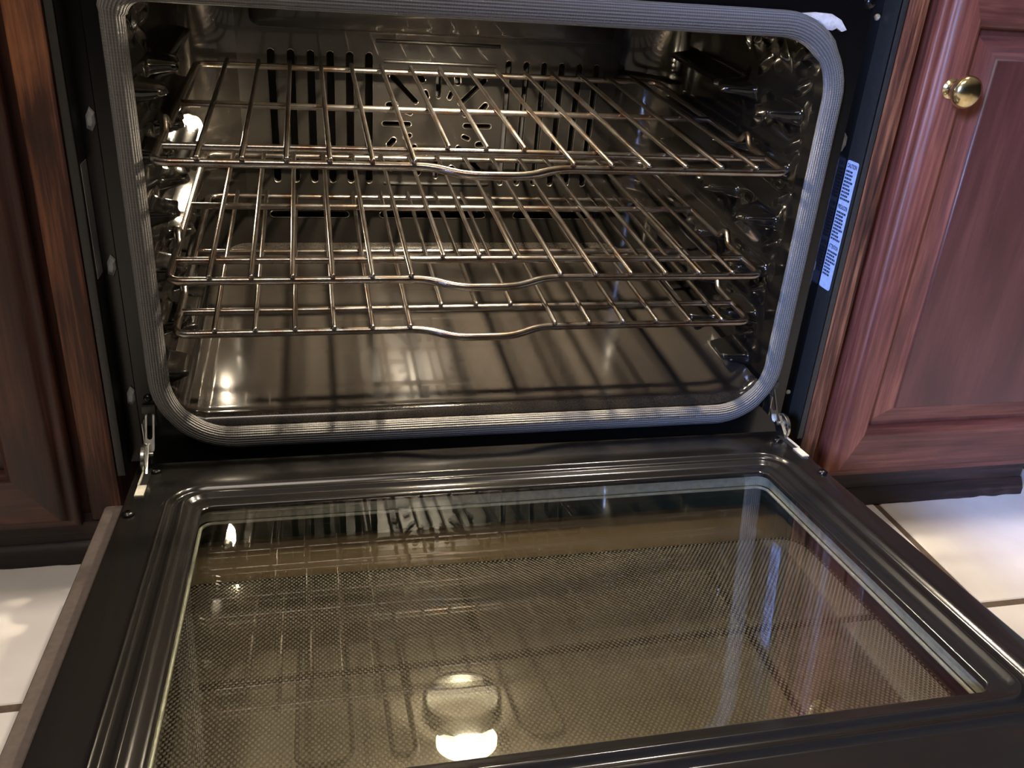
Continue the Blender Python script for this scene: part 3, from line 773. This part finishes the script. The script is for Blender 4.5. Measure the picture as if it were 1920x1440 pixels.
        loft(bm, [[(xh - 0.001, y, z) for y, z in ((-0.020, .016), (-0.029, .018), (-0.046, .006), (-0.052, .0005), (-0.034, -.001), (-0.024, .005))], [(xh + 0.001, y, z) for y, z in ((-0.020, .016), (-0.029, .018), (-0.046, .006), (-0.052, .0005), (-0.034, -.001), (-0.024, .005))]], True, True)
        obj('hinge_arm', bm, M['chrome'], door, 'shiny zinc hinge arm', angle=35)
        bm = bmesh.new(); box(bm, xh - 0.0065, xh + 0.0065, -0.0050, -0.0002, 0.041, 0.049, bev=.0008); box(bm, xh - .0055, xh + .0055, -0.0022, -0.0002, 0.026, 0.041)
        obj('hinge_receiver', bm, M['trim'], frame)
        screw(frame, (xh, -0.0004, 0.0560), (0, -1, 0), 0.0042, M['black'])
    return door
build_door()

# ------------------------------------------------------------------ RACKS (C frame axes, three copies)
def build_rack(label, z):
    rt = root('oven_rack', label, 'oven rack', W((0, 0.2, z)), 'wire racks in the oven', rot=(ANG, 0, 0))
    RF, RB, RW = 0.0040, 0.0037, 0.0026
    zb = -(RW + RB)  # bar axis below the wire axis
    off = Vector((0, -0.2, 0))
    def P(x, y, zz): return Vector((x, y, zz)) + off
    # outer frame: front bar with the dropped grip, side rails with stop kinks, back bar
    bm = bmesh.new(); X = 0.3030; y0, y1 = 0.0125, 0.4040
    half = [(0.0, y0 - .013, zb - .0035), (-0.030, y0 - .013, zb - .0035), (-0.060, y0, zb), (-X, y0, zb)]
    left = [(-X, 0.100, zb), (-X - .001, 0.110, zb + .0105), (-X - .001, 0.117, zb + .0105), (-X, 0.127, zb), (-X, y1, zb)]
    ptsL = half + left
    full = [P(*p) for p in ptsL] + [P(-p[0], p[1], p[2]) for p in reversed(ptsL)]
    full = full[1:-1]
    path = []
    n_ = len(full)
    for i in range(n_):
        a, b, c = full[i - 1], full[i], full[(i + 1) % n_]
        big = 0.014 if abs(abs(b.x) - X) < 1e-4 and (abs(b.y + .2 - y0) < 1e-4 or abs(b.y + .2 - y1) < 1e-4) else 0.006
        big = 0.016 if abs(b.x) < 0.07 else big
        d = min(big, (a - b).length * .48, (c - b).length * .48)
        p = b + (a - b).normalized() * d; q = b + (c - b).normalized() * d
        for k in range(6):
            t = k / 5; path.append(p * (1 - t) ** 2 + b * 2 * t * (1 - t) + q * t * t)
    tube(bm, path, RF, 12, closed=True)
    obj('rack_frame', bm, M['rack'], rt, angle=180)
    for yb in (0.0600, 0.2130):
        bm = bmesh.new(); tube(bm, [P(-X + .001, yb, zb), P(-.1, yb, zb), P(.1, yb, zb), P(X - .001, yb, zb)], RB, 12)
        obj('support_bar', bm, M['rack'], rt, angle=60)
    for i in range(15):
        x = (i - 7) * 0.038; ya = 0.0560 if 6 <= i <= 8 else 0.0085
        bm = bmesh.new(); tube(bm, [P(x, ya, 0.0), P(x, 0.2, 0.0), P(x, y1 + .0015, 0.0)], RW, 10, roundcap=True)
        obj('cross_wire', bm, M['rack'], rt, angle=60)
    return rt
def copy_rack(src, label, z):
    r = src.copy(); COL.objects.link(r); r.location = W((0, 0.2, z)); r['label'] = label
    for ch in list(src.children):
        c = ch.copy(); COL.objects.link(c); c.parent = r
    return r
rk = build_rack('topmost wire oven rack, nearest the oven roof', 0.2980)
copy_rack(rk, 'middle wire oven rack, between the top and bottom racks', 0.1845)
copy_rack(rk, 'lowest wire oven rack, just above the oven floor', 0.1283)
